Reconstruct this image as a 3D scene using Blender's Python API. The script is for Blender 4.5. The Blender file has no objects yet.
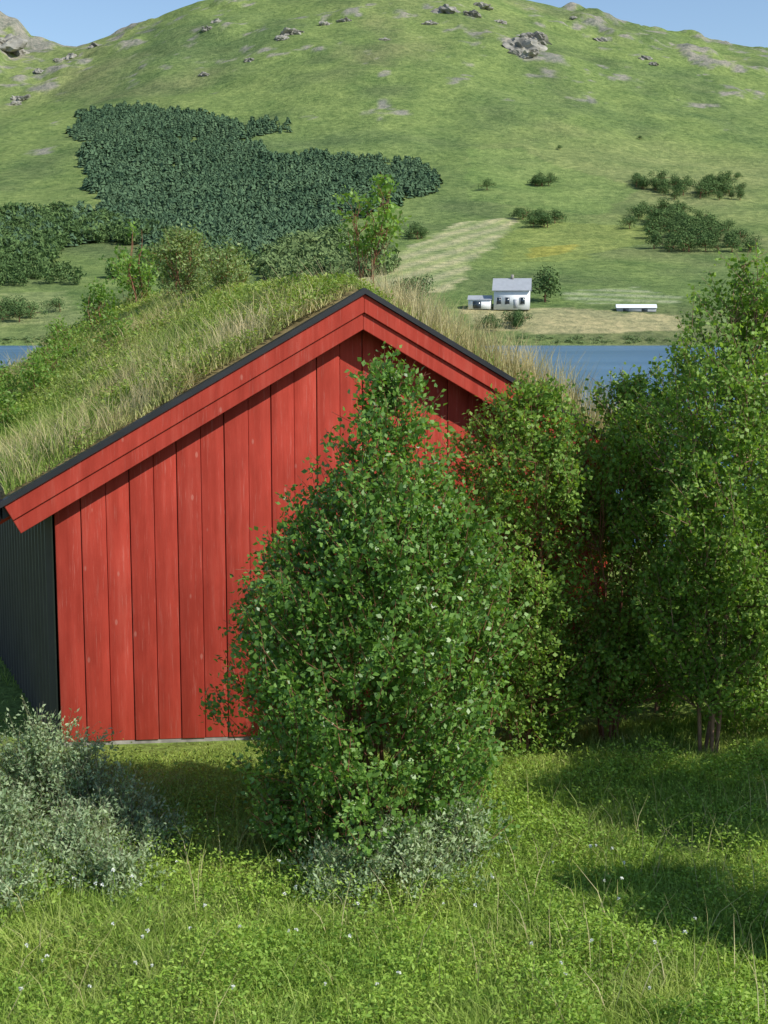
import bpy, math, numpy as np
from mathutils import Vector, Matrix
scene=bpy.context.scene
col=scene.collection
R=np.random.default_rng(7)

# ------------------------------------------------------------------ helpers
def mk(name,V,F,mats=None,parent=None,smooth=False,midx=None):
    V=np.asarray(V,dtype=np.float32).reshape(-1,3)
    me=bpy.data.meshes.new(name)
    if isinstance(F,np.ndarray):
        k=F.shape[1];M=F.shape[0]
        me.vertices.add(len(V)); me.vertices.foreach_set("co",V.ravel())
        me.loops.add(M*k); me.loops.foreach_set("vertex_index",F.astype(np.int32).ravel())
        me.polygons.add(M); me.polygons.foreach_set("loop_start",np.arange(0,M*k,k,dtype=np.int32))
        me.update(calc_edges=True)
    else:
        me.from_pydata([tuple(map(float,v)) for v in V],[],F); me.update()
    if midx is not None: me.polygons.foreach_set("material_index",np.asarray(midx,dtype=np.int32))
    if smooth: me.polygons.foreach_set("use_smooth",np.ones(len(me.polygons),dtype=bool))
    for m in (mats if isinstance(mats,(list,tuple)) else [mats]):
        if m: me.materials.append(m)
    ob=bpy.data.objects.new(name,me); col.objects.link(ob)
    if parent: ob.parent=parent
    return ob
def empty(name,loc,rz=0,label=None,cat=None,group=None):
    e=bpy.data.objects.new(name,None); e.location=loc; e.rotation_euler=(0,0,rz); e.empty_display_size=.2
    col.objects.link(e); tag(e,label,cat,group); return e
def tag(o,label=None,cat=None,group=None,kind=None):
    if label:o["label"]=label
    if cat:o["category"]=cat
    if group:o["group"]=group
    if kind:o["kind"]=kind
    return o
def nrm(a): return a/(np.linalg.norm(a,axis=-1,keepdims=True)+1e-9)
def leaves(P,D,N,L,W,fold=.12):
    S=nrm(np.cross(D,N)); N2=np.cross(S,D); L=L[:,None];W=W[:,None]
    mid=P+D*L*.45+N2*L*fold
    V=np.stack([P,mid+S*W*.5,P+D*L,mid-S*W*.5],1).reshape(-1,3)
    return V,np.arange(len(P)*4).reshape(-1,4)
def segs(A,B,ra,rb,k=4):
    A=np.atleast_2d(A);B=np.atleast_2d(B);n=len(A)
    ra=np.broadcast_to(ra,(n,));rb=np.broadcast_to(rb,(n,))
    D=nrm(B-A);U=np.where(np.abs(D[:,2:3])>.9,np.array([[1.,0,0]]),np.array([[0,0,1.]]))
    X=nrm(np.cross(D,U));Y=np.cross(D,X)
    V=np.zeros((n,2*k,3))
    for i in range(k):
        a=2*math.pi*i/k;o=X*math.cos(a)+Y*math.sin(a)
        V[:,i]=A+o*ra[:,None];V[:,k+i]=B+o*rb[:,None]
    f=np.array([[i,(i+1)%k,k+(i+1)%k,k+i] for i in range(k)])
    F=(f[None]+(np.arange(n)*2*k)[:,None,None]).reshape(-1,4)
    return V.reshape(-1,3),F
def join(parts):
    Vs=[];Fs=[];o=0
    for V,F in parts: Vs.append(V);Fs.append(F+o);o+=len(V)
    return np.concatenate(Vs),np.concatenate(Fs)
_tab=np.random.default_rng(3).random((256,256))
def vn(x,y):
    xi=np.floor(x).astype(int);yi=np.floor(y).astype(int);fx=x-xi;fy=y-yi
    fx=fx*fx*(3-2*fx);fy=fy*fy*(3-2*fy)
    g=lambda a,b:_tab[a&255,b&255]
    return (g(xi,yi)*(1-fx)+g(xi+1,yi)*fx)*(1-fy)+(g(xi,yi+1)*(1-fx)+g(xi+1,yi+1)*fx)*fy
def fbm(x,y,s,o=4,off=0):
    x=np.asarray(x,float);y=np.asarray(y,float);r=0;a=1;t=0
    for i in range(o):
        r=r+a*vn(x/s+17.3*i+off,y/s+9.1*i+off*1.7);t+=a;a*=.5;s*=.5
    return r/t*2-1
def box(x0,x1,y0,y1,z0,z1):
    V=[(x0,y0,z0),(x1,y0,z0),(x1,y1,z0),(x0,y1,z0),(x0,y0,z1),(x1,y0,z1),(x1,y1,z1),(x0,y1,z1)]
    return np.array(V,float),np.array([(0,3,2,1),(4,5,6,7),(0,1,5,4),(1,2,6,5),(2,3,7,6),(3,0,4,7)])
# ------------------------------------------------------------------ materials
class NT:
    def __init__(s,name):
        s.m=bpy.data.materials.new(name);s.m.use_nodes=True;s.t=s.m.node_tree;s.t.nodes.clear()
        s.out=s.n('ShaderNodeOutputMaterial')
    def n(s,t,**k):
        x=s.t.nodes.new(t)
        for a,b in k.items(): setattr(x,a,b)
        return x
    def l(s,a,b): s.t.links.new(a,b)
    def ramp(s,fac,stops):
        r=s.n('ShaderNodeValToRGB');e=r.color_ramp.elements
        while len(e)<len(stops): e.new(.5)
        for i,(p,c) in enumerate(stops): e[i].position=p;e[i].color=(*c,1)
        s.l(fac,r.inputs[0]);return r.outputs[0]
    def noise(s,scale,detail=4,vec=None,rough=.55):
        x=s.n('ShaderNodeTexNoise');x.inputs['Scale'].default_value=scale;x.inputs['Detail'].default_value=detail
        x.inputs['Roughness'].default_value=rough
        if vec is not None:s.l(vec,x.inputs['Vector'])
        return x.outputs['Fac']
    def mix(s,f,a,b,mode='MIX'):
        x=s.n('ShaderNodeMix',data_type='RGBA',blend_type=mode)
        for sock,v in ((x.inputs[0],f),(x.inputs[6],a),(x.inputs[7],b)):
            if isinstance(v,(int,float)): sock.default_value=v
            elif isinstance(v,tuple): sock.default_value=(*v,1)
            else: s.l(v,sock)
        return x.outputs[2]
    def pos(s): return s.n('ShaderNodeNewGeometry').outputs['Position']
    def obj(s): return s.n('ShaderNodeTexCoord').outputs['Object']
    def mapv(s,v,sc):
        m=s.n('ShaderNodeMapping');m.inputs['Scale'].default_value=sc;s.l(v,m.inputs[0]);return m.outputs[0]
    def pr(s,color,rough=.6,spec=.3,bump=None,bs=.3,bd=.02,metal=0):
        p=s.n('ShaderNodeBsdfPrincipled')
        if isinstance(color,tuple):p.inputs['Base Color'].default_value=(*color,1)
        else:s.l(color,p.inputs['Base Color'])
        if isinstance(rough,(int,float)):p.inputs['Roughness'].default_value=rough
        else:s.l(rough,p.inputs['Roughness'])
        p.inputs['Specular IOR Level'].default_value=spec;p.inputs['Metallic'].default_value=metal
        if bump is not None:
            b=s.n('ShaderNodeBump');b.inputs['Strength'].default_value=bs;b.inputs['Distance'].default_value=bd
            s.l(bump,b.inputs['Height']);s.l(b.outputs[0],p.inputs['Normal'])
        return p.outputs[0]
    def fin(s,sh): s.l(sh,s.out.inputs[0]);return s.m
def leafmat(name,dark,mid,light,rough=.5,tr=.3,nscale=2.,spec=.3):
    t=NT(name);rnd=t.n('ShaderNodeNewGeometry').outputs['Random Per Island']
    c=t.ramp(rnd,[(0,dark),(.5,mid),(1,light)])
    nf=t.noise(nscale,3,t.pos())
    v=t.ramp(nf,[(.3,(.75,.8,.75)),(.7,(1.2,1.15,1.05))])
    c=t.mix(1.,c,v,'MULTIPLY')
    p=t.pr(c,rough,spec)
    if tr==0: return t.fin(p)
    tl=t.n('ShaderNodeBsdfTranslucent');t.l(t.mix(1.,c,(1.5,1.5,.6),'MULTIPLY'),tl.inputs[0])
    m=t.n('ShaderNodeMixShader');m.inputs[0].default_value=tr;t.l(p,m.inputs[1]);t.l(tl.outputs[0],m.inputs[2])
    return t.fin(m.outputs[0])
def plain(name,c,rough=.6,spec=.3,var=.25,scale=6,metal=0,bs=.2):
    t=NT(name);nf=t.noise(scale,5,t.obj())
    v=t.ramp(nf,[(.25,(1-var,)*3),(.75,(1+var,)*3)])
    return t.fin(t.pr(t.mix(1.,c,v,'MULTIPLY'),rough,spec,nf,bs,.01,metal))

M_birch=leafmat("birch_leaf",(.12,.215,.04),(.20,.335,.06),(.30,.45,.10),.5,.40,2.2,.35)
M_bush=leafmat("bush_leaf",(.08,.175,.034),(.15,.29,.054),(.24,.40,.095),.40,.35,2.5,.5)
M_willow=leafmat("willow_leaf",(.22,.32,.16),(.32,.42,.24),(.45,.54,.36),.6,.28,3.,.2)
M_sapl=leafmat("sapling_leaf",(.13,.24,.05),(.19,.33,.065),(.27,.41,.11),.5,.40,3.,.3)
M_far=leafmat("distant_leaf",(.085,.145,.055),(.105,.175,.065),(.135,.205,.075),.9,0,.08,.05)
M_conif=leafmat("conifer_needle",(.078,.135,.08),(.09,.152,.088),(.105,.172,.096),.95,0,.05,.03)  # bluish lean of this green stands in for distance haze
M_forb=leafmat("forb_leaf",(.20,.33,.055),(.29,.45,.075),(.40,.55,.12),.55,.35,1.2,.25)
M_bark=plain("birch_bark",(.27,.16,.11),.85,.2,.5,14)
M_twig=plain("twig_bark",(.24,.11,.065),.85,.2,.3,14)
M_wtwig=plain("willow_bark",(.20,.19,.12),.85,.2,.3,14)
def grassmat(name,green,straw,nscale,lo,hi,tr=.35,base=0.):
    t=NT(name);rnd=t.n('ShaderNodeNewGeometry').outputs['Random Per Island']
    a=t.ramp(rnd,green);b=t.ramp(rnd,straw);nf=t.noise(nscale,4,t.pos())
    c=t.mix(t.ramp(nf,[(lo,(0,0,0)),(hi,(1,1,1))]),a,b)
    n2=t.noise(nscale*2.3,3,t.pos());c=t.mix(1.,c,t.ramp(n2,[(.3,(.78,.82,.8)),(.7,(1.2,1.15,1.1))]),'MULTIPLY')
    p=t.pr(c,.6,.2);tl=t.n('ShaderNodeBsdfTranslucent');t.l(c,tl.inputs[0])
    m=t.n('ShaderNodeMixShader');m.inputs[0].default_value=tr;t.l(p,m.inputs[1]);t.l(tl.outputs[0],m.inputs[2])
    return t.fin(m.outputs[0])
M_grass=grassmat("meadow_grass",[(0,(.22,.34,.055)),(.6,(.33,.48,.08)),(1,(.45,.57,.14))],[(0,(.29,.39,.08)),(.6,(.43,.52,.12)),(1,(.60,.58,.28))],.8,.42,.66)
M_rgrass=grassmat("roof_grass_blade",[(0,(.18,.30,.05)),(.6,(.29,.43,.08)),(1,(.45,.50,.16))],[(0,(.40,.38,.15)),(.5,(.60,.52,.25)),(1,(.72,.62,.38))],.75,.43,.60)

# red painted boards
t=NT("red_paint_board");g=t.n('ShaderNodeNewGeometry');o=t.obj()
st=t.noise(1.,6,t.mapv(o,(14,14,1.1)),.65)
c=t.ramp(st,[(.25,(.33,.036,.021)),(.55,(.425,.052,.032)),(.8,(.48,.085,.056))])
c=t.mix(1.,c,t.ramp(g.outputs['Random Per Island'],[(0,(.86,.86,.86)),(1,(1.1,1.12,1.12))]),'MULTIPLY')
kn=t.n('ShaderNodeTexVoronoi');kn.inputs['Scale'].default_value=4.6;t.l(t.mapv(o,(1.3,1,.6)),kn.inputs['Vector'])
c=t.mix(t.ramp(kn.outputs['Distance'],[(.045,(.55,)*3),(.085,(0,0,0))]),c,(.52,.2,.15))
sc=t.noise(3,6,t.mapv(o,(30,1,1.2)),.7)
c=t.mix(t.ramp(sc,[(.57,(0,0,0)),(.72,(.45,)*3)]),c,(.55,.22,.17))
lo=t.noise(.9,4,o);c=t.mix(1.,c,t.ramp(lo,[(.3,(.87,.87,.87)),(.7,(1.1,1.12,1.14))]),'MULTIPLY')
lo2=t.noise(5.,5,t.mapv(o,(1.5,1,.5)));c=t.mix(1.,c,t.ramp(lo2,[(.3,(.87,.85,.85)),(.7,(1.1,1.13,1.16))]),'MULTIPLY')
M_red=t.fin(t.pr(c,.8,.15,st,.3,.01))
M_black=plain("black_roof_edge",(.018,.02,.024),.5,.4,.3,5)
M_metal=plain("dark_corrugated_metal",(.065,.062,.062),.42,.35,.2,3)
M_conc=plain("concrete_footing",(.30,.28,.25),.9,.2,.4,12)
M_soil=plain("turf_soil",(.24,.19,.09),.95,.1,.5,4,bs=.8)
M_white=plain("white_paint",(.78,.8,.8),.6,.3,.05,1)
M_slate=plain("pale_metal_roof",(.36,.38,.40),.5,.4,.1,1)
M_glass=plain("window_glass",(.03,.045,.06),.12,.6,.1,1)
M_petal=plain("white_petal",(.78,.79,.72),.7,.2,.05,1)
M_rock=plain("lichen_rock",(.27,.26,.22),.95,.1,.6,1.2,bs=1.)
# near ground
t=NT("meadow_soil");p=t.pos();n1=t.noise(.8,6,p);n2=t.noise(14,5,p)
c=t.mix(1.,t.ramp(n1,[(.3,(.14,.20,.045)),(.7,(.20,.27,.06))]),t.ramp(n2,[(.3,(.6,)*3),(.7,(1.3,)*3)]),'MULTIPLY')
M_ground=t.fin(t.pr(c,.95,.1,n2,.8,.05))
# hill
t=NT("hillside_grass");a=t.n('ShaderNodeAttribute',attribute_name="Col");p=t.pos()
n1=t.noise(.05,8,p,.7);n2=t.noise(.33,8,p,.72)
c=t.mix(1.,a.outputs['Color'],t.ramp(n1,[(.34,(.72,.78,.78)),(.66,(1.25,1.17,1.18))]),'MULTIPLY')
c=t.mix(1.,c,t.ramp(n2,[(.38,(.66,.72,.72)),(.62,(1.28,1.22,1.26))]),'MULTIPLY')
M_hill=t.fin(t.pr(c,.95,.05,n2,.8,2.))
# water
t=NT("lake_water");p=t.pos();w=t.noise(1.,4,t.mapv(p,(.25,.9,1)),.6);w2=t.noise(.02,3,t.mapv(p,(.5,2.5,1)))
c=t.ramp(w2,[(.35,(.05,.125,.21)),(.65,(.09,.185,.30))])  # blue base colour stands in for sky reflected by the waves
M_water=t.fin(t.pr(c,.35,.35,w,.8,.3))

# ------------------------------------------------------------------ camera, light
CAMZ=3.45;TILT=math.radians(7.73);FP=1400.
cam=bpy.data.cameras.new("camera");cam.sensor_fit='VERTICAL';cam.sensor_height=24;cam.lens=FP/1024*24
cam.clip_start=.1;cam.clip_end=6000
co=bpy.data.objects.new("camera",cam);co.location=(0,0,CAMZ);co.rotation_euler=(math.pi/2-TILT,0,0);col.objects.link(co);scene.camera=co
az=Vector((.865,-.50,0)).normalized();el=math.radians(42)
sd=Vector((az.x*math.cos(el),az.y*math.cos(el),math.sin(el)))
sl=bpy.data.lights.new("sun",'SUN');sl.energy=5.;sl.angle=math.radians(.5);sl.color=(1,.955,.88)
so=bpy.data.objects.new("sun",sl);so.rotation_euler=sd.to_track_quat('Z','Y').to_euler();so.location=(30,-20,40);col.objects.link(so)
w=bpy.data.worlds.new("World");scene.world=w;w.use_nodes=True;nt=w.node_tree;bg=nt.nodes['Background']
sky=nt.nodes.new('ShaderNodeTexSky');sky.sky_type='NISHITA';sky.sun_disc=False;sky.sun_elevation=el;sky.sun_rotation=math.atan2(sd.x,sd.y)
sky.air_density=1.;sky.dust_density=.2;sky.ozone_density=2.5
nt.links.new(sky.outputs[0],bg.inputs[0]);bg.inputs[1].default_value=.15
scene.view_settings.view_transform='Standard';scene.view_settings.look='None';scene.view_settings.exposure=0

# ------------------------------------------------------------------ near ground + lake
AZ=math.radians(23);ca,sa=math.cos(AZ),math.sin(AZ)
def toloc(x,y):
    dx=x+.186;dy=y-12;return dx*ca+dy*sa,-dx*sa+dy*ca
def wallbase(lx): return np.interp(lx,[-2.7,2.7],[.03,-.42])
WL=-1.55
def gz(x,y):
    x=np.asarray(x,float);y=np.asarray(y,float)
    z=.05*fbm(x,y,3.,3)
    lx,ly=toloc(x,y)
    f=np.clip(1-np.abs(ly-1.2)/3.2,0,1);f=f*f*(3-2*f);g=np.clip((3.4-np.abs(lx))/1.2,0,1)
    f=np.clip(f*1.7,0,1)*g;z=z*(1-f)+f*(wallbase(np.minimum(lx,.3))-.035)
    s=np.clip((y-21)/12,0,1);s=s*s*(3-2*s)
    return z*(1-s)-5*s
ys=np.concatenate([np.arange(-40,4,2.),np.arange(4,36,.4),np.linspace(36,330,30)])
xs=np.concatenate([-np.geomspace(12,900,28)[::-1],np.arange(-11.6,11.7,.4),np.geomspace(12,900,28)])
X,Y=np.meshgrid(xs,ys);V=np.stack([X,Y,gz(X,Y)],-1).reshape(-1,3)
def gridF(ny,nx):
    i=np.arange(ny*nx).reshape(ny,nx);return np.stack([i[:-1,:-1],i[:-1,1:],i[1:,1:],i[1:,:-1]],-1).reshape(-1,4)
tag(mk("ground",V,gridF(len(ys),len(xs)),M_ground,smooth=True),kind="structure")
V=np.array([(-900,24,WL),(900,24,WL),(900,420,WL),(-900,420,WL)]);tag(mk("water",V,np.array([[0,1,2,3]]),M_water),kind="structure")

# ------------------------------------------------------------------ hill terrain
RX=[-900,-600,-400,-285,-268,-252,-243,-212,-161,-127,-23,45,100,149,218,264,400,600,900]
RZ=[150,190,205,218,215,204,194,192,209,222,240,240,223,209,197,190,168,140,100]
PY=[280,300,340,420,500,600,700,800,900,1000,1060,1150,1500]
PZ=[-6,-1.6,7,22,39,66,100,140,187,229,226,200,120]
def hz(x,y):
    x=np.asarray(x,float);y=np.asarray(y,float)
    yy=y+5*fbm(x,y*0,60,3)*np.clip((380-y)/60,0,1)
    rz=np.interp(x,RX,RZ);ws=np.clip((y-380)/450,0,1);ws=ws*ws*(3-2*ws)
    z=np.interp(yy,PY,PZ)
    am=np.clip((y-350)/350,0,1)
    hi=np.clip((y-800)/150,0,1)
    crag=np.clip(fbm(x,y,34,4,11)-.22,0,1)
    return z*(1+ws*(rz/229.-1))+am*9*fbm(x,y,170,5,3)*(.35+.65*np.clip((960-y)/150,0,1))+am*2.6*fbm(x,y,32,4,5)+hi*crag*14
ys=np.concatenate([np.arange(280,560,1.6),np.arange(560,1080,2.8),np.linspace(1085,1500,25)])
xs=np.concatenate([np.linspace(-900,-300,50),np.arange(-298,298,2.1),np.linspace(300,900,50)])
X,Y=np.meshgrid(xs,ys);Z=hz(X,Y)
def ratio(py):
    u=(512-py)/FP;return (-math.sin(TILT)+u*math.cos(TILT)),(math.cos(TILT)+u*math.sin(TILT))
_yy=np.arange(285,1060,.7)
def sight(px,py):
    """terrain point seen along a surveyed bearing from the road"""
    rz,ry=ratio(py);xr=(px-384)/FP/ry
    d=hz(xr*_yy,_yy)-(CAMZ+rz/ry*_yy);i=np.argmax(d>=0)
    if d[i]<0:i=len(_yy)-1
    y=_yy[i];return np.array([xr*y,y,float(hz(xr*y,y))])
def inpoly(x,y,P):
    r=np.zeros(x.shape,bool);n=len(P)
    for i in range(n):
        x1,y1=P[i][:2];x2,y2=P[(i+1)%n][:2]
        c=((y1>y)!=(y2>y))&(x<(x2-x1)*(y-y1)/(y2-y1+1e-9)+x1);r^=c
    return r
wp=lambda L:[sight(*p) for p in L]
C=np.zeros(X.shape+(3,))
n1=fbm(X,Y,120,5,1)[...,None];n2=fbm(X,Y,30,4,2)[...,None];n3=fbm(X,Y,60,5,8)[...,None]
g1=np.array([.190,.262,.080]);g2=np.array([.238,.285,.104]);g3=np.array([.142,.208,.074])
C[:]=g1;C+=np.clip(n1*1.6,0,1)*(g2-g1);C+=np.clip(-n1*1.4+n2*.9,0,1)*(g3-C)
low=np.clip((470-Y)/150,0,1)[...,None];C+=low*.5*(np.array([.185,.275,.078])-C)
C+=np.clip(n2*2.4-.4,0,1)*.65*(np.array([.12,.165,.062])-C)
C+=np.clip(n3*2.-.3,0,1)*.45*(np.array([.265,.25,.125])-C)
hi=np.clip((930-Y)/330,0,1)
rk=np.clip((fbm(X,Y,34,4,11)*.55+fbm(X,Y,9,4,13)*.7-.19-.50*hi+.25*np.clip((-225-X)/30,0,1)*np.clip((Y-820)/80,0,1))*6,0,1)[...,None]
C+=rk*.85*(np.array([.29,.275,.23])-C)
jx=X+3*fbm(X,Y,9,2,4);jy=Y+3*fbm(X,Y,9,2,6)
def paint(poly,c,f=.9,stripe=None):
    m=inpoly(jx,jy,wp(poly))[...,None]*f
    cc=np.array(c)*np.ones_like(C)
    if stripe:
        ang,per,c2=stripe;s=np.sin((X*math.cos(ang)+Y*math.sin(ang))*2*math.pi/per)[...,None]*.5+.5
        cc=cc*(1-s)+np.array(c2)*s
    C[:]=C*(1-m)+cc*m
paint([(370,262),(410,250),(455,222),(515,217),(508,232),(478,256),(452,290),(400,300),(340,290)],(.48,.46,.25),.88,(-.45,8,(.32,.38,.15)))
paint([(455,309),(540,307),(600,310),(675,318),(690,331),(600,334),(480,332)],(.46,.42,.21),.88)
paint([(560,290),(640,287),(680,298),(680,306),(560,303)],(.40,.44,.26),.75,(1.4,7,(.22,.31,.10)))
paint([(500,232),(560,222),(640,225),(660,240),(560,262),(500,262)],(.25,.31,.08),.6)
paint([(530,248),(580,244),(575,254),(535,258)],(.40,.37,.07),.6)
paint([(0,295),(60,292),(90,325),(0,325)],(.28,.33,.13),.7)
paint([(470,150),(520,148),(640,190),(600,215),(470,200)],(.19,.29,.08),.5)
hill=mk("hill",np.stack([X,Y,Z],-1).reshape(-1,3),gridF(len(ys),len(xs)),M_hill,smooth=True);tag(hill,kind="structure")
cat=hill.data.color_attributes.new("Col",'FLOAT_COLOR','POINT')
cat.data.foreach_set("color",np.concatenate([C,np.ones(X.shape+(1,))],-1).astype(np.float32).ravel())

# ------------------------------------------------------------------ conifer wood (far-off mass)
def conifer_template(rng):
    T=[];
    for L in range(4):
        z0=.05+.18*L;z1=z0+.32+.02*L;r=.42*(1-L/6.2)
        k=6
        for i in range(k):
            a=2*math.pi*(i+rng.random()*.5)/k;b=a+2*math.pi/k*.95;rr=r*rng.uniform(.7,1.25)
            T.append([(math.cos(a)*rr,math.sin(a)*rr,z0+rng.uniform(-.04,.05)),(math.cos(b)*rr*.85,math.sin(b)*rr*.85,z0+rng.uniform(-.03,.08)),(rng.normal()*.1,rng.normal()*.1,min(.8,z1))])
    return np.array(T)
def round_template(rng,n=150):
    d=nrm(rng.normal(size=(n,3)));c=d*np.array([.40,.40,.36])*rng.uniform(.5,1.2,(n,1))+np.array([0,0,.5])
    a=rng.normal(size=(n,3))*.065;b=rng.normal(size=(n,3))*.065
    return np.stack([c+a,c+b,c-a*.6-b*.6],1)
def wood(name,poly,n,hgt,tmpl,mat,label,seed,thin=-.55,jit=8):
    rng=np.random.default_rng(seed);P=np.array(wp(poly));x0,y0=P[:,:2].min(0);x1,y1=P[:,:2].max(0)
    x=rng.uniform(x0,x1,n*8);y=rng.uniform(y0,y1,n*8)
    k=inpoly(x+jit*.7*fbm(x,y,12,3,3)+rng.normal(size=len(x))*1.2,y+jit*fbm(x,y,14,3,5)+rng.normal(size=len(x))*2,P)&(fbm(x,y,28,3,9)>thin);x=x[k][:n];y=y[k][:n];z=hz(x,y)-.2
    Ts=np.stack([tmpl(rng) for _ in range(8)]);T=Ts[rng.integers(0,8,len(x))]
    h=hgt*rng.uniform(.45,1.3,len(x))*(1+.3*fbm(x,y,40,2,2));a=rng.uniform(0,6.28,len(x));c_,s_=np.cos(a)[:,None,None],np.sin(a)[:,None,None]
    W=np.stack([T[...,0]*c_-T[...,1]*s_,T[...,0]*s_+T[...,1]*c_,T[...,2]],-1)*h[:,None,None,None]
    W+=np.stack([x,y,z],-1)[:,None,None,:]
    V=W.reshape(-1,3);o=mk(name,V,np.arange(len(V)).reshape(-1,3),mat)
    tag(o,label,"wood",kind="stuff");return o
wood("conifer_wood",[(78,114),(120,110),(190,118),(232,128),(262,160),(330,158),(432,166),(440,193),(395,203),(350,218),(310,246),(265,262),(215,262),(165,255),(112,228),(92,190)],8000,4.8,conifer_template,M_conif,"dense dark green conifer plantation on the grassy hillside",1,-.6,10)
wood("conifer_wood",[(232,126),(296,118),(296,130),(240,140)],80,4.4,conifer_template,M_conif,"thin strip of dark conifers on the grassy hillside",2)
wood("mixed_wood",[(-40,230),(30,215),(100,217),(140,235),(250,262),(265,285),(170,290),(110,293),(20,290),(0,262),(-40,265)],1000,4.6,round_template,M_far,"broadleaf wood at the foot of the green hill",3,-.1,16)
wood("mixed_wood",[(-40,235),(30,212),(100,210),(140,225),(200,250),(120,270),(20,262),(-40,265)],500,5.,conifer_template,M_conif,"scattered conifers mixed into the broadleaf wood",8,0.,16)
M_pale=leafmat("pale_wood_leaf",(.13,.19,.08),(.16,.23,.095),(.19,.26,.11),.9,0,.08,.05)
wood("mixed_wood",[(262,262),(300,248),(345,235),(372,250),(400,268),(340,285),(270,285)],450,4.6,round_template,M_pale,"paler green broadleaf thicket below the conifer plantation",4)

# distant single trees
def far_tree_mesh(seed,wide=1.):
    rng=np.random.default_rng(seed);n=900
    lob=np.concatenate([rng.normal(size=(9,2))*.19*wide,rng.uniform(.22,.72,(9,1))],1)
    k=rng.integers(0,9,n);d=nrm(rng.normal(size=(n,3)));c=lob[k]+d*rng.uniform(.12,.27,(n,1))*np.array([wide,wide,.9])
    V,F=leaves(c,nrm(rng.normal(size=(n,3))),nrm(d+rng.normal(size=(n,3))*.4),rng.uniform(.05,.09,n),rng.uniform(.04,.07,n))
    top=np.array([0,0,.3]);A=np.concatenate([[[0,0,-.05]],np.repeat([top],9,0)]);B=np.concatenate([[top],lob])
    V2,F2=segs(A,B,np.r_[.03,np.full(9,.018)],np.r_[.02,np.full(9,.008)],5)
    VV,FF=join([(V,F),(V2,F2)])
    me=mk("broadleaf_tree",VV,FF,[M_far,M_twig],midx=[0]*len(F)+[1]*len(F2));m=me.data;bpy.data.objects.remove(me);return m
TM=[far_tree_mesh(s,w) for s,w in ((1,1),(2,1.3),(3,1.1),(4,1.5))]
rng=np.random.default_rng(21)
def ft(px,py,h,i,label,group=None):
    p=sight(px,py);o=bpy.data.objects.new("broadleaf_tree",TM[i%4]);o.location=p;o.scale=(h*1.05,h*1.05,h);o.rotation_euler=(0,0,rng.uniform(0,6))
    col.objects.link(o);tag(o,label,"tree",group)
ft(545,302,9.5,0,"round dark green tree beside the white house")
g="trees scattered over the grassy hillside"
for (cx,cy,sx,sy,n,h) in ((688,190,54,9,44,5.5),(702,240,50,11,50,6.),(668,222,40,8,30,5.5),(540,222,22,5,14,5.2),(535,186,16,3,7,4.5),(405,305,12,4,4,7),(500,328,18,4,9,3.6),(415,238,10,4,4,5),(15,318,20,4,5,5)):
    for i in range(n):
        ft(cx+np.clip(rng.normal(),-1.6,1.6)*sx*.6,cy+np.clip(rng.normal(),-1.6,1.6)*sy*.7,h*rng.uniform(.6,1.15),int(rng.integers(0,4)),"dark green rounded tree on the grassy hillside",g)
for px,py,h in ((487,190,5),(300,310,8),(60,312,4),(110,318,5),(560,150,2.5),(640,140,2.5),(740,200,5),(330,300,6),(345,304,6)):
    ft(px,py,h,int(rng.integers(0,4)),"dark green rounded tree on the grassy hillside",g)
def shore():
    n=900
    x=rng.uniform(-230,230,n);y=302+5*fbm(x,0*x,60,3)*-1+rng.uniform(0,6,n);z=hz(x,y)-.1
    T=np.stack([round_template(rng,60) for _ in range(4)])[rng.integers(0,4,len(x))];h=rng.uniform(.4,1.3,len(x))[:,None,None,None]
    W=T*h*np.array([2.2,2.2,1.])+np.stack([x,y,z],-1)[:,None,None,:]-np.array([0,0,.2])
    V=W.reshape(-1,3);tag(mk("shore_scrub",V,np.arange(len(V)).reshape(-1,3),M_pale),"low green scrub along the lake shore","scrub",kind="stuff")
shore()

# rock outcrops
import bmesh
def rock(px,py,s,seed):
    p=sight(px,py);bm=bmesh.new();bmesh.ops.create_icosphere(bm,subdivisions=4,radius=1)
    for v in bm.verts:
        c=v.co;n=fbm(np.array([c.x*2.5+c.z*1.3+seed*5]),np.array([c.y*2.5-c.z*1.7+seed*3]),1.,5)[0]
        v.co=c*(1+.8*n);v.co.z=v.co.z*.75
    me=bpy.data.meshes.new("rock_outcrop");bm.to_mesh(me);bm.free();me.materials.append(M_rock)
    o=bpy.data.objects.new("rock_outcrop",me);o.location=(p[0],p[1],p[2]-s*.35);o.scale=(s*1.1,s,s*.8);o.rotation_euler=(0,0,seed*1.7);col.objects.link(o)
    tag(o,"grey craggy rock outcrop on the grassy mountainside","rock","rock outcrops on the mountainside")
for i,(px,py,s) in enumerate(((520,46,11),(532,38,10),(524,54,7),(4,42,13),(16,52,9),(20,98,7),(16,104,4),(72,58,6),(98,46,5),(292,32,6),(283,38,4),(448,10,7),(470,14,5),(482,6,6),(325,24,4),(645,58,4),(652,64,3),(575,18,3),(217,22,4),(208,28,3),(345,20,4),(60,60,4),(40,72,4),(205,75,3),(430,24,4),(500,22,4),(600,40,4),(250,60,3),(385,40,3))): rock(px,py,s,i)

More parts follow.
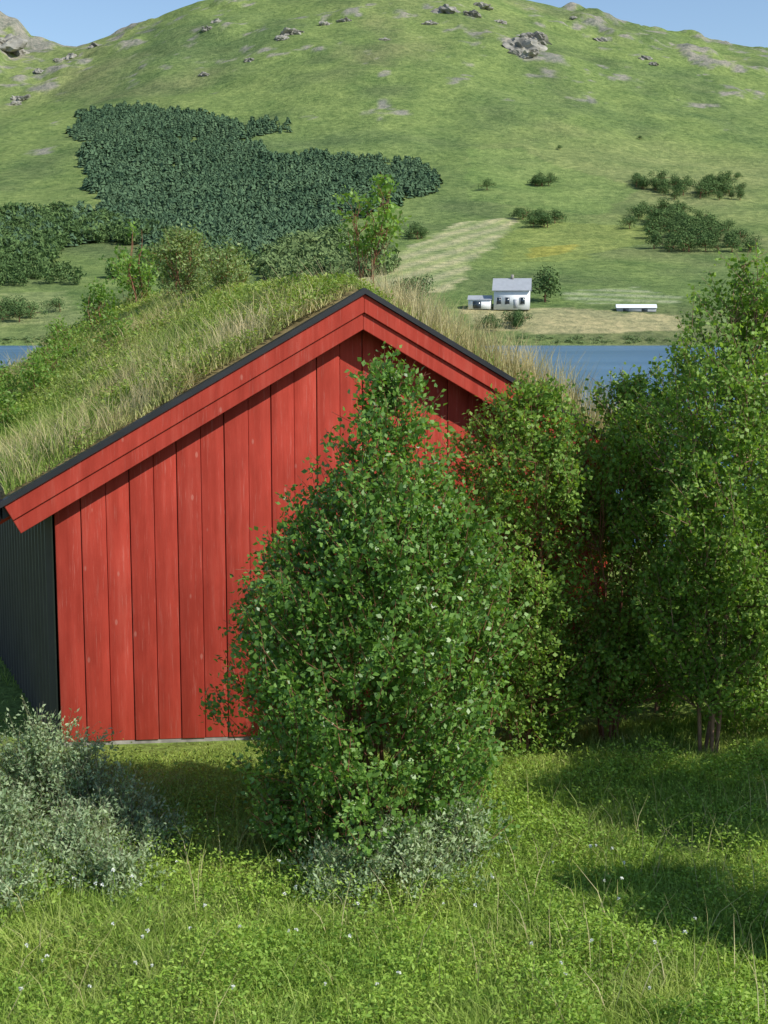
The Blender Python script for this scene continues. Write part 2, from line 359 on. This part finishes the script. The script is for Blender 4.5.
# ------------------------------------------------------------------ white house
p=sight(512,309);H=empty("white_house",(p[0],p[1],p[2]-.3),math.radians(-8),"white wooden house with grey gable roof beside a tree","house")
mk("wall",*box(-4.2,4.2,-3.2,3.2,0,4.6),M_white,H)
V=np.array([(-4.2,-3.2,4.62),(4.2,-3.2,4.62),(4.2,3.2,4.62),(-4.2,3.2,4.62),(-4.2,0,7.2),(4.2,0,7.2)])
mk("gable",V,[(0,3,4),(1,5,2),(0,4,5,1),(2,5,4,3)],M_white,H)
V=[];
for sgn in(-1,1):
    a=[(-4.6,0,7.45),(4.6,0,7.45),(4.6,sgn*3.6,4.55),(-4.6,sgn*3.6,4.55)];V+=a+[(x,y,z-.16) for x,y,z in a]
F=[];
for b in(0,8):F+=[(b,b+1,b+2,b+3),(b+4,b+7,b+6,b+5)]+[(b+i,b+4+i,b+4+(i+1)%4,b+(i+1)%4) for i in range(4)]
rf=mk("roof",V,F,M_slate,H)
mk("chimney",*box(-.35,.35,-.35,.35,6.9,8.3),M_conc,rf)
for x in(-3,-1.,2.6):
    wdw=mk("window",*box(x-.5,x+.5,-3.26,-3.205,1.3,2.8),M_glass,H)
    mk("frame",*join([box(x-.6,x-.5,-3.3,-3.203,1.2,2.9),box(x+.5,x+.6,-3.3,-3.203,1.2,2.9),box(x-.5,x+.5,-3.3,-3.203,2.8,2.9),box(x-.5,x+.5,-3.3,-3.203,1.2,1.3)]),M_slate,wdw)
mk("door",*box(.5,1.4,-3.26,-3.205,.3,2.4),M_slate,H)
p=sight(480,309);A=empty("small_outbuilding",(p[0],p[1],p[2]-.2),math.radians(-8),"small white outbuilding with dark doors next to the house","outbuilding")
mk("wall",*box(-2.7,2.7,-2,2,0,2.2),M_white,A)
V=np.array([(-2.9,-2.2,2.22),(2.9,-2.2,2.22),(2.9,2.2,2.22),(-2.9,2.2,2.22),(-2.9,0,3.3),(2.9,0,3.3)])
mk("roof",V,[(0,3,2,1),(0,1,5,4),(2,3,4,5),(0,4,3),(1,2,5)],M_slate,A)
mk("door",*box(-1.6,.4,-2.06,-2.005,.1,1.9),M_glass,A)
# low pale farm shed in the field
p=sight(636,311);A=empty("farm_shed",(p[0],p[1],p[2]-.3),math.radians(-4),"long low farm shed with pale roof on the field","farm shed")
mk("wall",*box(-4.6,4.6,-1.3,1.3,0,.95),M_slate,A)
V=np.array([(-4.8,-1.5,.97),(4.8,-1.5,.97),(4.8,1.5,.97),(-4.8,1.5,.97),(-4.8,0,1.85),(4.8,0,1.85)])
mk("roof",V,[(0,3,2,1),(0,1,5,4),(2,3,4,5),(0,4,3),(1,2,5)],M_white,A)
mk("door",*box(-3.2,-1.9,-1.34,-1.305,.1,.85),M_glass,A);mk("door",*box(1.2,2.6,-1.34,-1.305,.1,.85),M_glass,A)

# ------------------------------------------------------------------ red turf-roof shed
SH=empty("red_shed",(-.186,12,0),AZ,"red board-clad shed with a grass-covered gable roof","shed")
def l2w(x,y,z): 
    x=np.asarray(x,float);y=np.asarray(y,float);return np.stack([-.186+x*ca-y*sa,12+x*sa+y*ca,z+0*x],-1)
APX=3.70;SL=.545;HW=2.60;RW=3.03;LEN=8.;WY=.19
rz=lambda x:APX-SL*np.abs(x)
def gable(yf,sign):
    P=[];x=-HW;i=0
    rr=np.random.default_rng(5)
    while x<HW-.01:
        w=.205+rr.uniform(-.01,.01);x1=min(HW,x+w)
        if HW-x1<.1:x1=HW
        a,b=x+.003,x1-.003
        fr=yf-sign*((.010 if i%2 else 0)+rr.uniform(0,.004));th=.022
        lo,hi=sorted((fr,fr+sign*th))
        V,F=box(a,b,lo,hi,0,1.);V[4:,2]=np.minimum(rz(V[4:,0]),APX-.03)-.13
        V[:4,2]=wallbase(V[:4,0]);P.append((V,F))
        x=x1;i+=1
    return join(P)
def bev(o,w=.004,s=2):
    m=o.modifiers.new("bevel",'BEVEL');m.width=w;m.segments=s;m.limit_method='ANGLE';return o
w1=bev(mk("gable_wall",*gable(WY,1),M_red,SH),.003);w1["label"]="red vertical board gable wall"
bev(mk("rear_wall",*gable(LEN-WY,-1),M_red,SH),.003)
def prism(prof,y0,y1):
    n=len(prof);V=[(x,y0,z) for x,z in prof]+[(x,y1,z) for x,z in prof]
    F=[tuple(range(n)),tuple(range(2*n-1,n-1,-1))]+[(i,n+i,n+(i+1)%n,(i+1)%n) for i in range(n)];return V,F
WB=lambda x:float(wallbase(x))
mk("sheathing",*prism([(-HW+.03,WB(-HW)+.06),(HW-.03,WB(HW)+.06),(HW-.03,rz(HW)-.2),(0,APX-.2),(-HW+.03,rz(HW)-.2)],WY+.028,LEN-WY-.028),M_black,SH)
sl_=[];pitch=.17;y=WY+.03
while y<LEN-WY-.2:
    sl_+=[(y,0),(y+.10,0),(y+.112,.045),(y+.145,.045),(y+.157,0)];y+=pitch
sl_=np.array(sl_);n=len(sl_)-1
V=np.concatenate([np.stack([-HW-.012-sl_[:,1],sl_[:,0],0*sl_[:,0]+.03],-1),np.stack([-HW-.012-sl_[:,1],sl_[:,0],0*sl_[:,0]+rz(HW)-.16],-1)])
i=np.arange(n);F=np.stack([i,i+1,i+n+2,i+n+1],-1);sw=mk("side_wall",V,F,M_metal,SH);sw["label"]="dark corrugated metal side wall"
P=[];y=WY+.03;k=0
while y<LEN-.25:
    P.append(box(HW+.002+(.03 if k%2 else .0),HW+.022+(.03 if k%2 else .0),y-.015,min(y+.215,LEN-WY-.03),WB(HW),rz(HW)-.16));y+=.2;k+=1
bev(mk("side_wall",*join(P),M_red,SH))
mk("foundation",*prism([(-HW+.02,-.9),(HW-.02,-.9),(HW-.02,WB(HW)-.003),(-HW+.02,WB(-HW)-.003)],WY+.002,LEN-WY+.0),M_conc,SH)
rd=mk("roof",*prism([(-RW,rz(RW)-.015),(0,APX-.015),(RW,rz(RW)-.015),(RW,rz(RW)-.13),(0,APX-.13),(-RW,rz(RW)-.13)],.004,LEN),M_black,SH)
cs=1/math.hypot(1,SL);sx,sz=SL*cs,cs
def barge(sg,a,b,y0,y1,name,mat,ext=0.):
    tip=(RW+ext);A=(0,APX-a/cs);B=(0,APX-b/cs)
    T1=(sg*(tip-a*sx),rz(tip)-a*sz);T2=(sg*(tip-b*sx),rz(tip)-b*sz)
    pr=[A,T1,T2,B]
    if sg>0: pr=pr[::-1]
    return mk(name,*prism(pr,y0,y1),mat,SH)
for sg in(-1,1):
    barge(sg,-.03,.012,-.075,.002,"roof_edge",M_black,.03)
    bev(barge(sg,.014,.150,-.050,-.002,"bargeboard",M_red),.005)
    bev(barge(sg,.152,.275,-.027,.0,"bargeboard",M_red),.005)
    barge(sg,-.03,.012,LEN+.002,LEN+.06,"roof_edge",M_black,.03)
    barge(sg,.014,.2,LEN+.003,LEN+.04,"bargeboard",M_red)
    x=sg*(RW+.012);lo,hi=sorted((x,x+sg*.04))
    mk("eave_edge",*box(lo,hi,.004,LEN,rz(RW)-.14,rz(RW)+.08),M_black,SH)
    P=[]
    for yy in np.arange(.45,LEN-.3,.62):
        V,F=box(min(sg*(HW+.06),sg*(RW-.02)),max(sg*(HW+.06),sg*(RW-.02)),yy,yy+.05,0,1);V[4:,2]=rz(V[4:,0])-.132;V[:4,2]=rz(V[:4,0])-.25;P.append((V,F))
    mk("rafter",*join(P),M_red,SH)
gx=np.linspace(-RW+.01,RW-.01,61);gy=np.linspace(.02,LEN-.02,90);X,Y=np.meshgrid(gx,gy)
edge=np.clip(np.minimum(Y-.0,LEN-Y)/.25,0,1)*np.clip((RW-np.abs(X))/.15+.5,0,1)
tz=lambda X,Y:.06+.09*fbm(X,Y,.8,4)+.03*np.exp(-(X/.5)**2)
Z=np.maximum(rz(X)+tz(X,Y)*edge,rz(X)+.006)
mk("turf",np.stack([X,Y,Z],-1).reshape(-1,3),gridF(90,61),M_soil,SH,smooth=True)

# ------------------------------------------------------------------ grass generator
def blades(P,h,wd,rng,lean=.35):
    n=len(P);a=rng.uniform(0,6.283,n);b=rng.uniform(0,6.283,n)
    S=np.stack([np.cos(a),np.sin(a),0*a],-1)*wd[:,None]*.5;D=np.stack([np.cos(b),np.sin(b),0*b],-1)*(h*lean*rng.uniform(.2,1.4,n))[:,None]
    U=np.array([0,0,1.])*h[:,None]
    m=P+U*.55+D*.35;tt=P+U*(1-.12*rng.random(n))[:,None]+D
    V=np.stack([P-S,P+S,m+S*.8,m-S*.8,tt+S*.12,tt-S*.12],1).reshape(-1,3)
    f=np.array([[0,1,2,3],[3,2,4,5]]);F=(f[None]+(np.arange(n)*6)[:,None,None]).reshape(-1,4);return V,F
def inshed(x,y):
    lx,ly=toloc(x,y);return (np.abs(lx)<HW+.05)&(ly>WY-.06)&(ly<LEN)
def wallfac(x,y):
    lx,ly=toloc(x,y);return np.clip((-ly+.45)/1.8,.25,1)
rng=np.random.default_rng(11)
def field(n,y0,y1,xw,x0=None):
    y=rng.uniform(y0,y1,n);x=rng.uniform(-1,1,n)*xw(y);k=~inshed(x,y);return x[k],y[k]
parts=[]
x,y=field(185000,6.0,12.1,lambda y:.31*y+.3)
den=fbm(x,y,.5,4,2);h=(.035+.085*rng.random(len(x)))*(1+1.2*den)*wallfac(x,y);parts.append(blades(np.stack([x,y,gz(x,y)-.01],-1),h,rng.uniform(.004,.009,len(x)),rng,.95))
x,y=field(36000,2.5,21,lambda y:9+0*y)
h=(.08+.10*rng.random(len(x)))*np.where(y<13,wallfac(x,y),1);parts.append(blades(np.stack([x,y,gz(x,y)-.01],-1),h,rng.uniform(.006,.011,len(x)),rng,.6))
x,y=field(2000,6.2,10.5,lambda y:.32*y);h=.16+.18*rng.random(len(x));parts.append(blades(np.stack([x,y,gz(x,y)],-1),h,rng.uniform(.003,.005,len(x)),rng,.4))
tag(mk("meadow_grass",*join(parts),M_grass),"lush green meadow grass in front of the red shed","grass",kind="stuff")
n=190000;x,y=field(n,6.0,10.6,lambda y:.31*y+.3);k=(fbm(x,y,.6,3,7)*.6+.12*(x/2.)-.06*(y-8)+.35*rng.normal(size=len(x)))>-.02;x=x[k];y=y[k];n=len(x)
D=nrm(np.stack([rng.normal(size=n),rng.normal(size=n),rng.uniform(-.1,.9,n)],-1));N=nrm(rng.normal(size=(n,3))*.5+[0,0,1])
tag(mk("meadow_forbs",*leaves(np.stack([x,y,gz(x,y)+rng.uniform(.02,.17,n)*(1+1.3*fbm(x,y,.4,3,3))],-1),D,N,rng.uniform(.016,.038,n),rng.uniform(.008,.019,n)),M_forb),"low leafy herbs among the meadow grass","plants",kind="stuff")
M_straw=grassmat("straw_stalk",[(0,(.46,.42,.18)),(1,(.64,.56,.30))],[(0,(.54,.47,.24)),(1,(.76,.66,.42))],.8,.4,.6)
x,y=field(900,6.2,9.5,lambda y:.32*y);k=rng.random(len(x))<.2+.5*(x>.8);x=x[k];y=y[k];h=.2+.25*rng.random(len(x))
tag(mk("dry_meadow_stalks",*blades(np.stack([x,y,gz(x,y)],-1),h,rng.uniform(.004,.006,len(x)),rng,.6),M_straw),"thin dry grass stalks standing in the meadow","grass",kind="stuff")
# roof grass
parts=[]
def roofpts(n,x0,x1,y0=.03,y1=LEN-.03):
    lx=rng.uniform(x0,x1,n);ly=rng.uniform(y0,y1,n)
    k=(fbm(lx,ly,.5,3,21)+2.2*np.clip((lx+RW)/.6,0,1)+np.clip(ly-1.,0,2))>.45
    k|=lx>0
    lx=lx[k];ly=ly[k];return lx,ly,l2w(lx,ly,rz(lx)+tz(lx,ly)*.8)
ridge=lambda lx:1-.35*np.exp(-(lx/.45)**2)
lx,ly,P=roofpts(60000,-RW+.03,.2);h=(.05+.11*rng.random(len(P)))*(1+1.*fbm(lx,ly,.6,3,4))*ridge(lx);parts.append(blades(P,h,rng.uniform(.005,.010,len(P)),rng,.85))
lx,ly,P=roofpts(5500,-RW+.05,-.3);k=fbm(lx,ly,.9,3,14)>-.1;P=P[k];h=.16+.2*rng.random(len(P));parts.append(blades(P,h,rng.uniform(.004,.007,len(P)),rng,.5))
lx,ly,P=roofpts(14000,0,RW-.03);h=(.08+.12*rng.random(len(P)))*ridge(lx);parts.append(blades(P,h,rng.uniform(.005,.010,len(P)),rng,.6))
tag(mk("roof_grass",*join(parts),M_rgrass),"dry tan and green grass growing on the shed roof","grass",kind="stuff")
lx,ly,P=roofpts(20000,.35,2.8,.05,3.5);k=rng.random(len(lx))<np.interp(lx,[.35,.8,1.8,2.8],[.2,1,1,.8])*(.65+.6*fbm(lx,ly,.5,3,31));P=P[k];lx=lx[k];ly=ly[k];h=(.24+.36*rng.random(len(P)))*(1+.5*fbm(lx,ly,.5,2,33))
parts=[blades(P,h,rng.uniform(.004,.007,len(P)),rng,.4)]
lx,ly,P=roofpts(5500,-RW+.05,-.7,.05,3.);k=(fbm(lx,ly,.7,3,41)+.25*(ly<1.)-.12*(ly-1))>.08;P=P[k];h=.14+.22*rng.random(len(P));parts.append(blades(P,h,rng.uniform(.004,.007,len(P)),rng,.6))
tag(mk("dry_roof_stalks",*join(parts),M_straw),"tall straw-coloured dry grass stalks on the roof","grass",kind="stuff")
lx,ly,P=roofpts(90000,-RW+.1,.35);k=(fbm(lx,ly,.9,3,6)+.4*(lx+.8>0)*(ly<4.)+.35*(ly>3.4))>.06;P=P[k];n=len(P);lx=lx[k]
D=nrm(np.stack([rng.normal(size=n),rng.normal(size=n),rng.uniform(-.1,.9,n)],-1));N=nrm(rng.normal(size=(n,3))*.6+[0,0,1]);P[:,2]+=rng.uniform(0,.17,n)*ridge(lx)
tag(mk("roof_herbs",*leaves(P,D,N,rng.uniform(.025,.048,n),rng.uniform(.012,.024,n)),leafmat("roof_herb_leaf",(.17,.27,.05),(.25,.37,.075),(.38,.42,.13),.5,.3,1.6,.3)),"low green herbs growing on the turf roof","plants",kind="stuff")

# ------------------------------------------------------------------ shrubs / trees
def shrub(name,loc,prof,ntw,lpt,ll,mat,label,cat,seed,twl=(.16,.38),stems=5,bark=None,sr=.02,aspect=.6,gap=.25,up=.6,lump=.24,parts=("stem","foliage"),spread=.5,shell=.45,limbs=60,group=None,jit=.05,wpow=1.,twr=.0032):
    rng=np.random.default_rng(seed);pf=np.array(prof,float)
    loc=(loc[0],loc[1],loc[2] if loc[2] else float(gz(loc[0],loc[1])))
    E=empty(name,loc,0,label,cat,group)
    hh=np.linspace(pf[0,0],pf[-1,0],300);rr=np.interp(hh,pf[:,0],pf[:,3]);w=rr**wpow+.03;w=np.cumsum(w)/w.sum()
    m=int(ntw*1.7);h=np.interp(rng.random(m),w,hh);th=rng.uniform(0,6.283,m);rho=rng.random(m)**shell
    r=np.interp(h,pf[:,0],pf[:,3]);L=0
    for i in range(6):
        L=L+np.sin(th*rng.integers(1,6)+h*rng.uniform(2,7)*rng.choice([-1,1])+rng.uniform(0,6))
    r=r*(1+lump*L/2.2)
    P=np.stack([np.interp(h,pf[:,0],pf[:,1])+rho*r*np.cos(th),np.interp(h,pf[:,0],pf[:,2])+rho*r*np.sin(th),h],-1)
    G=0
    for i in range(5):
        kv=rng.normal(size=3)*4.2;G=G+np.sin(P@kv+rng.uniform(0,6))
    k=np.argsort(-(G/2.2+rng.normal(size=m)*.45))[:int(m*(1-gap))];k=rng.permutation(k)[:ntw];P=P[k]
    th=th[k];m=len(P)
    out=np.stack([np.cos(th),np.sin(th),0*th],-1)
    D=nrm(out*.6+np.array([0,0,up])+rng.normal(size=(m,3))*.35);tl=rng.uniform(*twl,m)
    S=P-D*tl[:,None]*.5
    t=rng.random((m,lpt));q=S[:,None]+D[:,None]*(tl[:,None]*t)[...,None];q[...,2]-=(t**2*.12*tl[:,None])
    n=m*lpt;q=q.reshape(-1,3)+rng.normal(size=(n,3))*jit*.6;q[:,2]=np.maximum(q[:,2],.03)
    Dd=np.repeat(D,lpt,0);Oo=np.repeat(out,lpt,0)
    ld=nrm(Dd*.5+rng.normal(size=(n,3))*.6);ln=nrm(Oo*.45+np.array([0,0,.6])+rng.normal(size=(n,3))*.5)
    sz=ll*rng.uniform(.6,1.25,n)
    mk(parts[1],*leaves(q,ld,ln,sz,sz*aspect*rng.uniform(.8,1.2,n),.1),mat,E)
    A=[];B=[];ra=[];rb=[]
    A.append(S);B.append(S+D*tl[:,None]);ra.append(np.full(m,twr));rb.append(np.full(m,twr*.4))
    H=pf[-1,0];st=[]
    for i in range(stems):
        a=6.283*i/stems+rng.uniform(-.5,.5);hh2=np.linspace(0,H*rng.uniform(.78,.95) if i else H*.97,9)
        cx=np.interp(hh2,pf[:,0],pf[:,1]);cy=np.interp(hh2,pf[:,0],pf[:,2]);rr=np.interp(hh2,pf[:,0],pf[:,3])
        f=(hh2/H)*spread*(1 if i else .15)
        pts=np.stack([cx*np.clip(hh2/H*2,0,1)+(.06+rr*f)*math.cos(a),cy*np.clip(hh2/H*2,0,1)+(.06+rr*f)*math.sin(a),hh2-.05],-1);pts[1:]+=rng.normal(size=(8,3))*.02*H*.5
        rad=np.linspace(sr,sr*.2,9);A.append(pts[:-1]);B.append(pts[1:]);ra.append(rad[:-1]);rb.append(rad[1:]);st.append(pts)
    sp=np.concatenate([s[1:-1] for s in st])
    idx=rng.choice(m,min(limbs,m),replace=False)
    for j in idx:
        T=S[j];c=sp[sp[:,2]<max(T[2]*.92,sp[:,2].min()+.01)]
        if len(c)==0: continue
        b=c[np.argmin(np.linalg.norm(c-T+np.array([0,0,.25]),axis=1))];mid=(b+T)/2+np.array([0,0,-.04])+rng.normal(size=3)*.03
        A+= [b[None],mid[None]];B+=[mid[None],T[None]];ra+=[np.array([sr*.4]),np.array([sr*.27])];rb+=[np.array([sr*.27]),np.array([.003])]
    mk(parts[0],*segs(np.concatenate(A),np.concatenate(B),np.concatenate(ra),np.concatenate(rb),5),bark or M_twig,E,smooth=True)
    return E
tp=("trunk","crown")
shrub("leafy_bush",(-.02,8.9,0),[(0.02,-.08,0,.66),(.3,-.10,0,.80),(.8,-.10,0,.86),(1.3,-.06,0,.90),(1.7,-.02,0,.84),(2.0,.02,0,.70),(2.2,.04,0,.58),(2.45,.05,.0,.42),(2.7,.05,.0,.28),(2.95,.04,.0,.17),(3.2,.03,.0,.04)],2000,36,.041,M_bush,"tall glossy green leafy bush in front of the red shed","bush",31,aspect=.68,gap=.25,stems=7,limbs=120,sr=.018,up=.95,lump=.15,wpow=1.3,twl=(.18,.46))
shrub("birch_tree",(1.14,11.1,0),[(.1,0,0,.4),(.7,0,0,.52),(1.5,0,0,.58),(2.1,0,0,.60),(2.5,.0,0,.52),(2.8,.05,0,.36),(3.0,.05,0,.1)],1150,30,.039,M_birch,"birch tree with dense leaves against the shed wall","tree",32,stems=4,limbs=80,parts=tp,aspect=.72,gap=.38,up=.9,sr=.015)
shrub("birch_tree",(1.9,11.5,0),[(.3,.1,0,.42),(.9,.1,0,.56),(1.5,.05,0,.64),(2.1,.0,0,.62),(2.6,.05,0,.50),(2.9,.1,0,.3),(3.05,.1,0,.1)],1100,30,.039,M_birch,"young birch tree with fine reddish twigs beside the shed","tree",33,stems=5,limbs=120,parts=tp,aspect=.72,gap=.42,up=.9,sr=.014)
shrub("birch_tree",(2.58,10.8,0),[(.45,.12,0,.35),(.9,.15,0,.58),(1.7,.08,0,.74),(2.5,.05,0,.70),(3.1,.12,0,.52),(3.55,.16,0,.32),(3.9,.2,0,.08)],1500,30,.040,M_birch,"tall birch tree with several slender reddish trunks","tree",34,stems=4,limbs=110,parts=tp,sr=.018,aspect=.72,bark=M_bark,spread=.3,gap=.45,up=.9)
shrub("birch_tree",(3.4,11.4,0),[(.1,0,0,.6),(1.0,0,0,.8),(1.8,.0,0,.85),(2.6,.0,0,.75),(3.3,.0,0,.5),(4.0,0,0,.1)],1100,30,.041,M_birch,"leafy birch tree at the edge of the thicket","tree",35,stems=4,limbs=50,parts=tp,sr=.018,aspect=.72,bark=M_bark,gap=.38,up=.9)
shrub("birch_tree",(2.55,12.5,0),[(.2,0,0,.7),(1.0,0,0,.7),(1.9,.0,0,.65),(2.5,0,0,.52),(2.95,.05,0,.34),(3.2,.1,0,.1)],700,26,.045,M_birch,"leafy birch tree behind the thicket","tree",36,stems=4,limbs=30,parts=tp,aspect=.72,bark=M_bark,up=.9)
shrub("birch_tree",(4.4,13.5,0),[(.2,0,0,.9),(1.0,0,0,1.1),(2.2,.0,0,1.0),(3.2,0,0,.6),(3.9,0,0,.1)],500,24,.06,M_birch,"leafy birch tree behind the thicket","tree",37,stems=4,limbs=30,parts=tp,aspect=.72,bark=M_bark)
# unseen trees right of frame, placed and shaped to shade the meadow
for loc,s,nn,pr in(((3.6,6.85,0),38,230,[(1.2,0,0,.3),(1.7,0,0,.55),(2.1,0,0,.5),(2.5,0,0,.1)]),((4.55,8.75,0),39,420,[(1.0,0,0,.6),(1.7,0,0,.9),(2.5,0,0,.8),(3.1,0,0,.1)]),((4.9,7.9,0),40,300,[(2.4,0,0,.4),(2.9,0,0,.7),(3.5,0,0,.6),(3.9,0,0,.1)])):
    shrub("birch_tree",loc,pr,nn,24,.065,M_birch,"unseen birch tree right of frame, placed to shade the meadow","tree",s,stems=3,limbs=40,parts=tp,aspect=.72,bark=M_bark,gap=.15,sr=.02,spread=.25)
# willows
W=[((-2.95,9.4,0),1.10,.42,420,41),((-2.42,9.5,0),.80,.36,300,42),((-2.55,8.6,0),.44,.50,360,43),((-2.05,9.3,0),.62,.30,220,44),((-3.2,8.3,0),.5,.5,280,46),((.12,8.25,0),.36,.40,280,47),((-.28,8.1,0),.24,.28,140,48),((.45,8.42,0),.42,.28,180,49),((-1.95,8.5,0),.34,.34,190,50),((-1.62,8.15,0),.24,.26,120,51),((-1.75,9.0,0),.40,.26,150,52),((-2.3,8.0,0),.24,.36,170,53),((-1.5,8.75,0),.22,.2,80,54)]
for loc,H,r,n,s in W:
    shrub("willow_shrub",loc,[(.03,0,0,r*.8),(H*.35,0,0,r),(H*.7,0,0,r*.7),(H,0,0,r*.25)],n,24,.034,M_willow,"low silvery green willow shrub in the meadow","shrub",s,stems=6,limbs=25,aspect=.42,sr=.006,gap=.38,twl=(.16,.42),group="silvery willow shrubs in the meadow",shell=.55,lump=.42,up=1.1,bark=M_wtwig,twr=.0018,jit=.028)
def onroof(lx,ly): return tuple(l2w(lx,ly,float(rz(lx))+.08))
shrub("birch_sapling",onroof(.50,1.1),[(.45,0,0,.10),(.62,.03,0,.26),(.85,.06,0,.36),(1.05,.10,0,.28),(1.26,.13,0,.06)],46,20,.052,M_sapl,"small bright green birch sapling growing on the roof ridge","sapling",51,stems=2,limbs=46,parts=tp,aspect=.75,sr=.010,gap=.25,twl=(.12,.26),jit=.045,twr=.002,shell=.6,lump=.3)
shrub("birch_sapling",onroof(-.25,7.2),[(.15,0,0,.2),(.5,-.05,0,.3),(.8,.0,0,.22),(1.08,0,0,.06)],60,18,.055,M_sapl,"bright green birch sapling on the far end of the roof","sapling",52,stems=3,limbs=30,parts=tp,aspect=.72,sr=.012,gap=.3,twl=(.15,.3),twr=.002)
shrub("birch_sapling",onroof(-.9,6.6),[(.1,0,0,.16),(.35,-.05,0,.22),(.6,0,0,.08)],34,18,.05,M_sapl,"bright green birch sapling on the far end of the roof","sapling",53,stems=3,limbs=20,parts=tp,aspect=.72,sr=.01,twl=(.12,.25),twr=.002)
M_rw=leafmat("roof_willow_leaf",(.15,.22,.07),(.22,.31,.10),(.33,.40,.18),.5,.3,3.,.3)
shrub("willow_shrub",onroof(-.1,5.4),[(.05,0,0,.3),(.35,0,0,.46),(.6,0,0,.3),(.8,0,0,.1)],210,24,.042,M_rw,"dull green willow bush growing on the turf roof","shrub",54,stems=4,limbs=30,aspect=.5,sr=.01,twl=(.15,.3),twr=.002)
shrub("willow_shrub",onroof(-.0,4.1),[(.05,0,0,.2),(.3,0,0,.3),(.5,0,0,.08)],90,22,.042,M_rw,"dull green willow bush growing on the turf roof","shrub",55,stems=4,limbs=20,aspect=.5,sr=.01,twl=(.12,.25),twr=.002)
for i,(lx,ly) in enumerate(((-1.6,5.2),(-2.3,4.9),(-2.5,4.2),(-1.2,4.3),(-2.75,3.6),(-1.4,6.4),(-2.8,4.6),(-2.1,3.9),(-2.6,3.0),(-1.9,4.5))):
    shrub("leafy_weed",onroof(lx,ly),[(.02,0,0,.14),(.2,0,0,.24),(.42,0,0,.06)],48,18,.048,M_sapl,"bright green leafy weed clump on the turf roof","plant",60+i,stems=3,limbs=8,aspect=.45,sr=.005,twl=(.1,.2),group="leafy weeds on the turf roof",twr=.002)

# ------------------------------------------------------------------ wildflowers
def flower_mesh(seed,hh):
    r=np.random.default_rng(seed);V1,F1=segs(np.array([[0,0,0],[.01,0,hh*.5]]),np.array([[.01,0,hh*.5],[.0,.01,hh]]),.0018,.0015,4)
    n=16;d=nrm(r.normal(size=(n,3))+[0,0,.4]);P=np.array([0,.01,hh])+d*.002
    V2,F2=leaves(P,d,nrm(r.normal(size=(n,3))),np.full(n,.011),np.full(n,.009))
    V,F=join([(V1,F1),(V2,F2)]);o=mk("wildflower",V,F,[M_forb,M_petal],midx=[0]*len(F1)+[1]*len(F2));m=o.data;bpy.data.objects.remove(o);return m
FM=[flower_mesh(i,h) for i,h in enumerate((.20,.28,.24))]
for i in range(55):
    y=rng.uniform(6.3,8.4);x=rng.uniform(-.29,.29)*y
    o=bpy.data.objects.new("wildflower",FM[i%3]);o.location=(x,y,float(gz(x,y)));o.rotation_euler=(0,0,rng.uniform(0,6));s=rng.uniform(.7,1.25);o.scale=(s,s,rng.uniform(.8,1.1));col.objects.link(o)
    tag(o,"small white wildflower head above the meadow grass","flower","white wildflowers in the meadow")
print("done",len(bpy.data.objects))
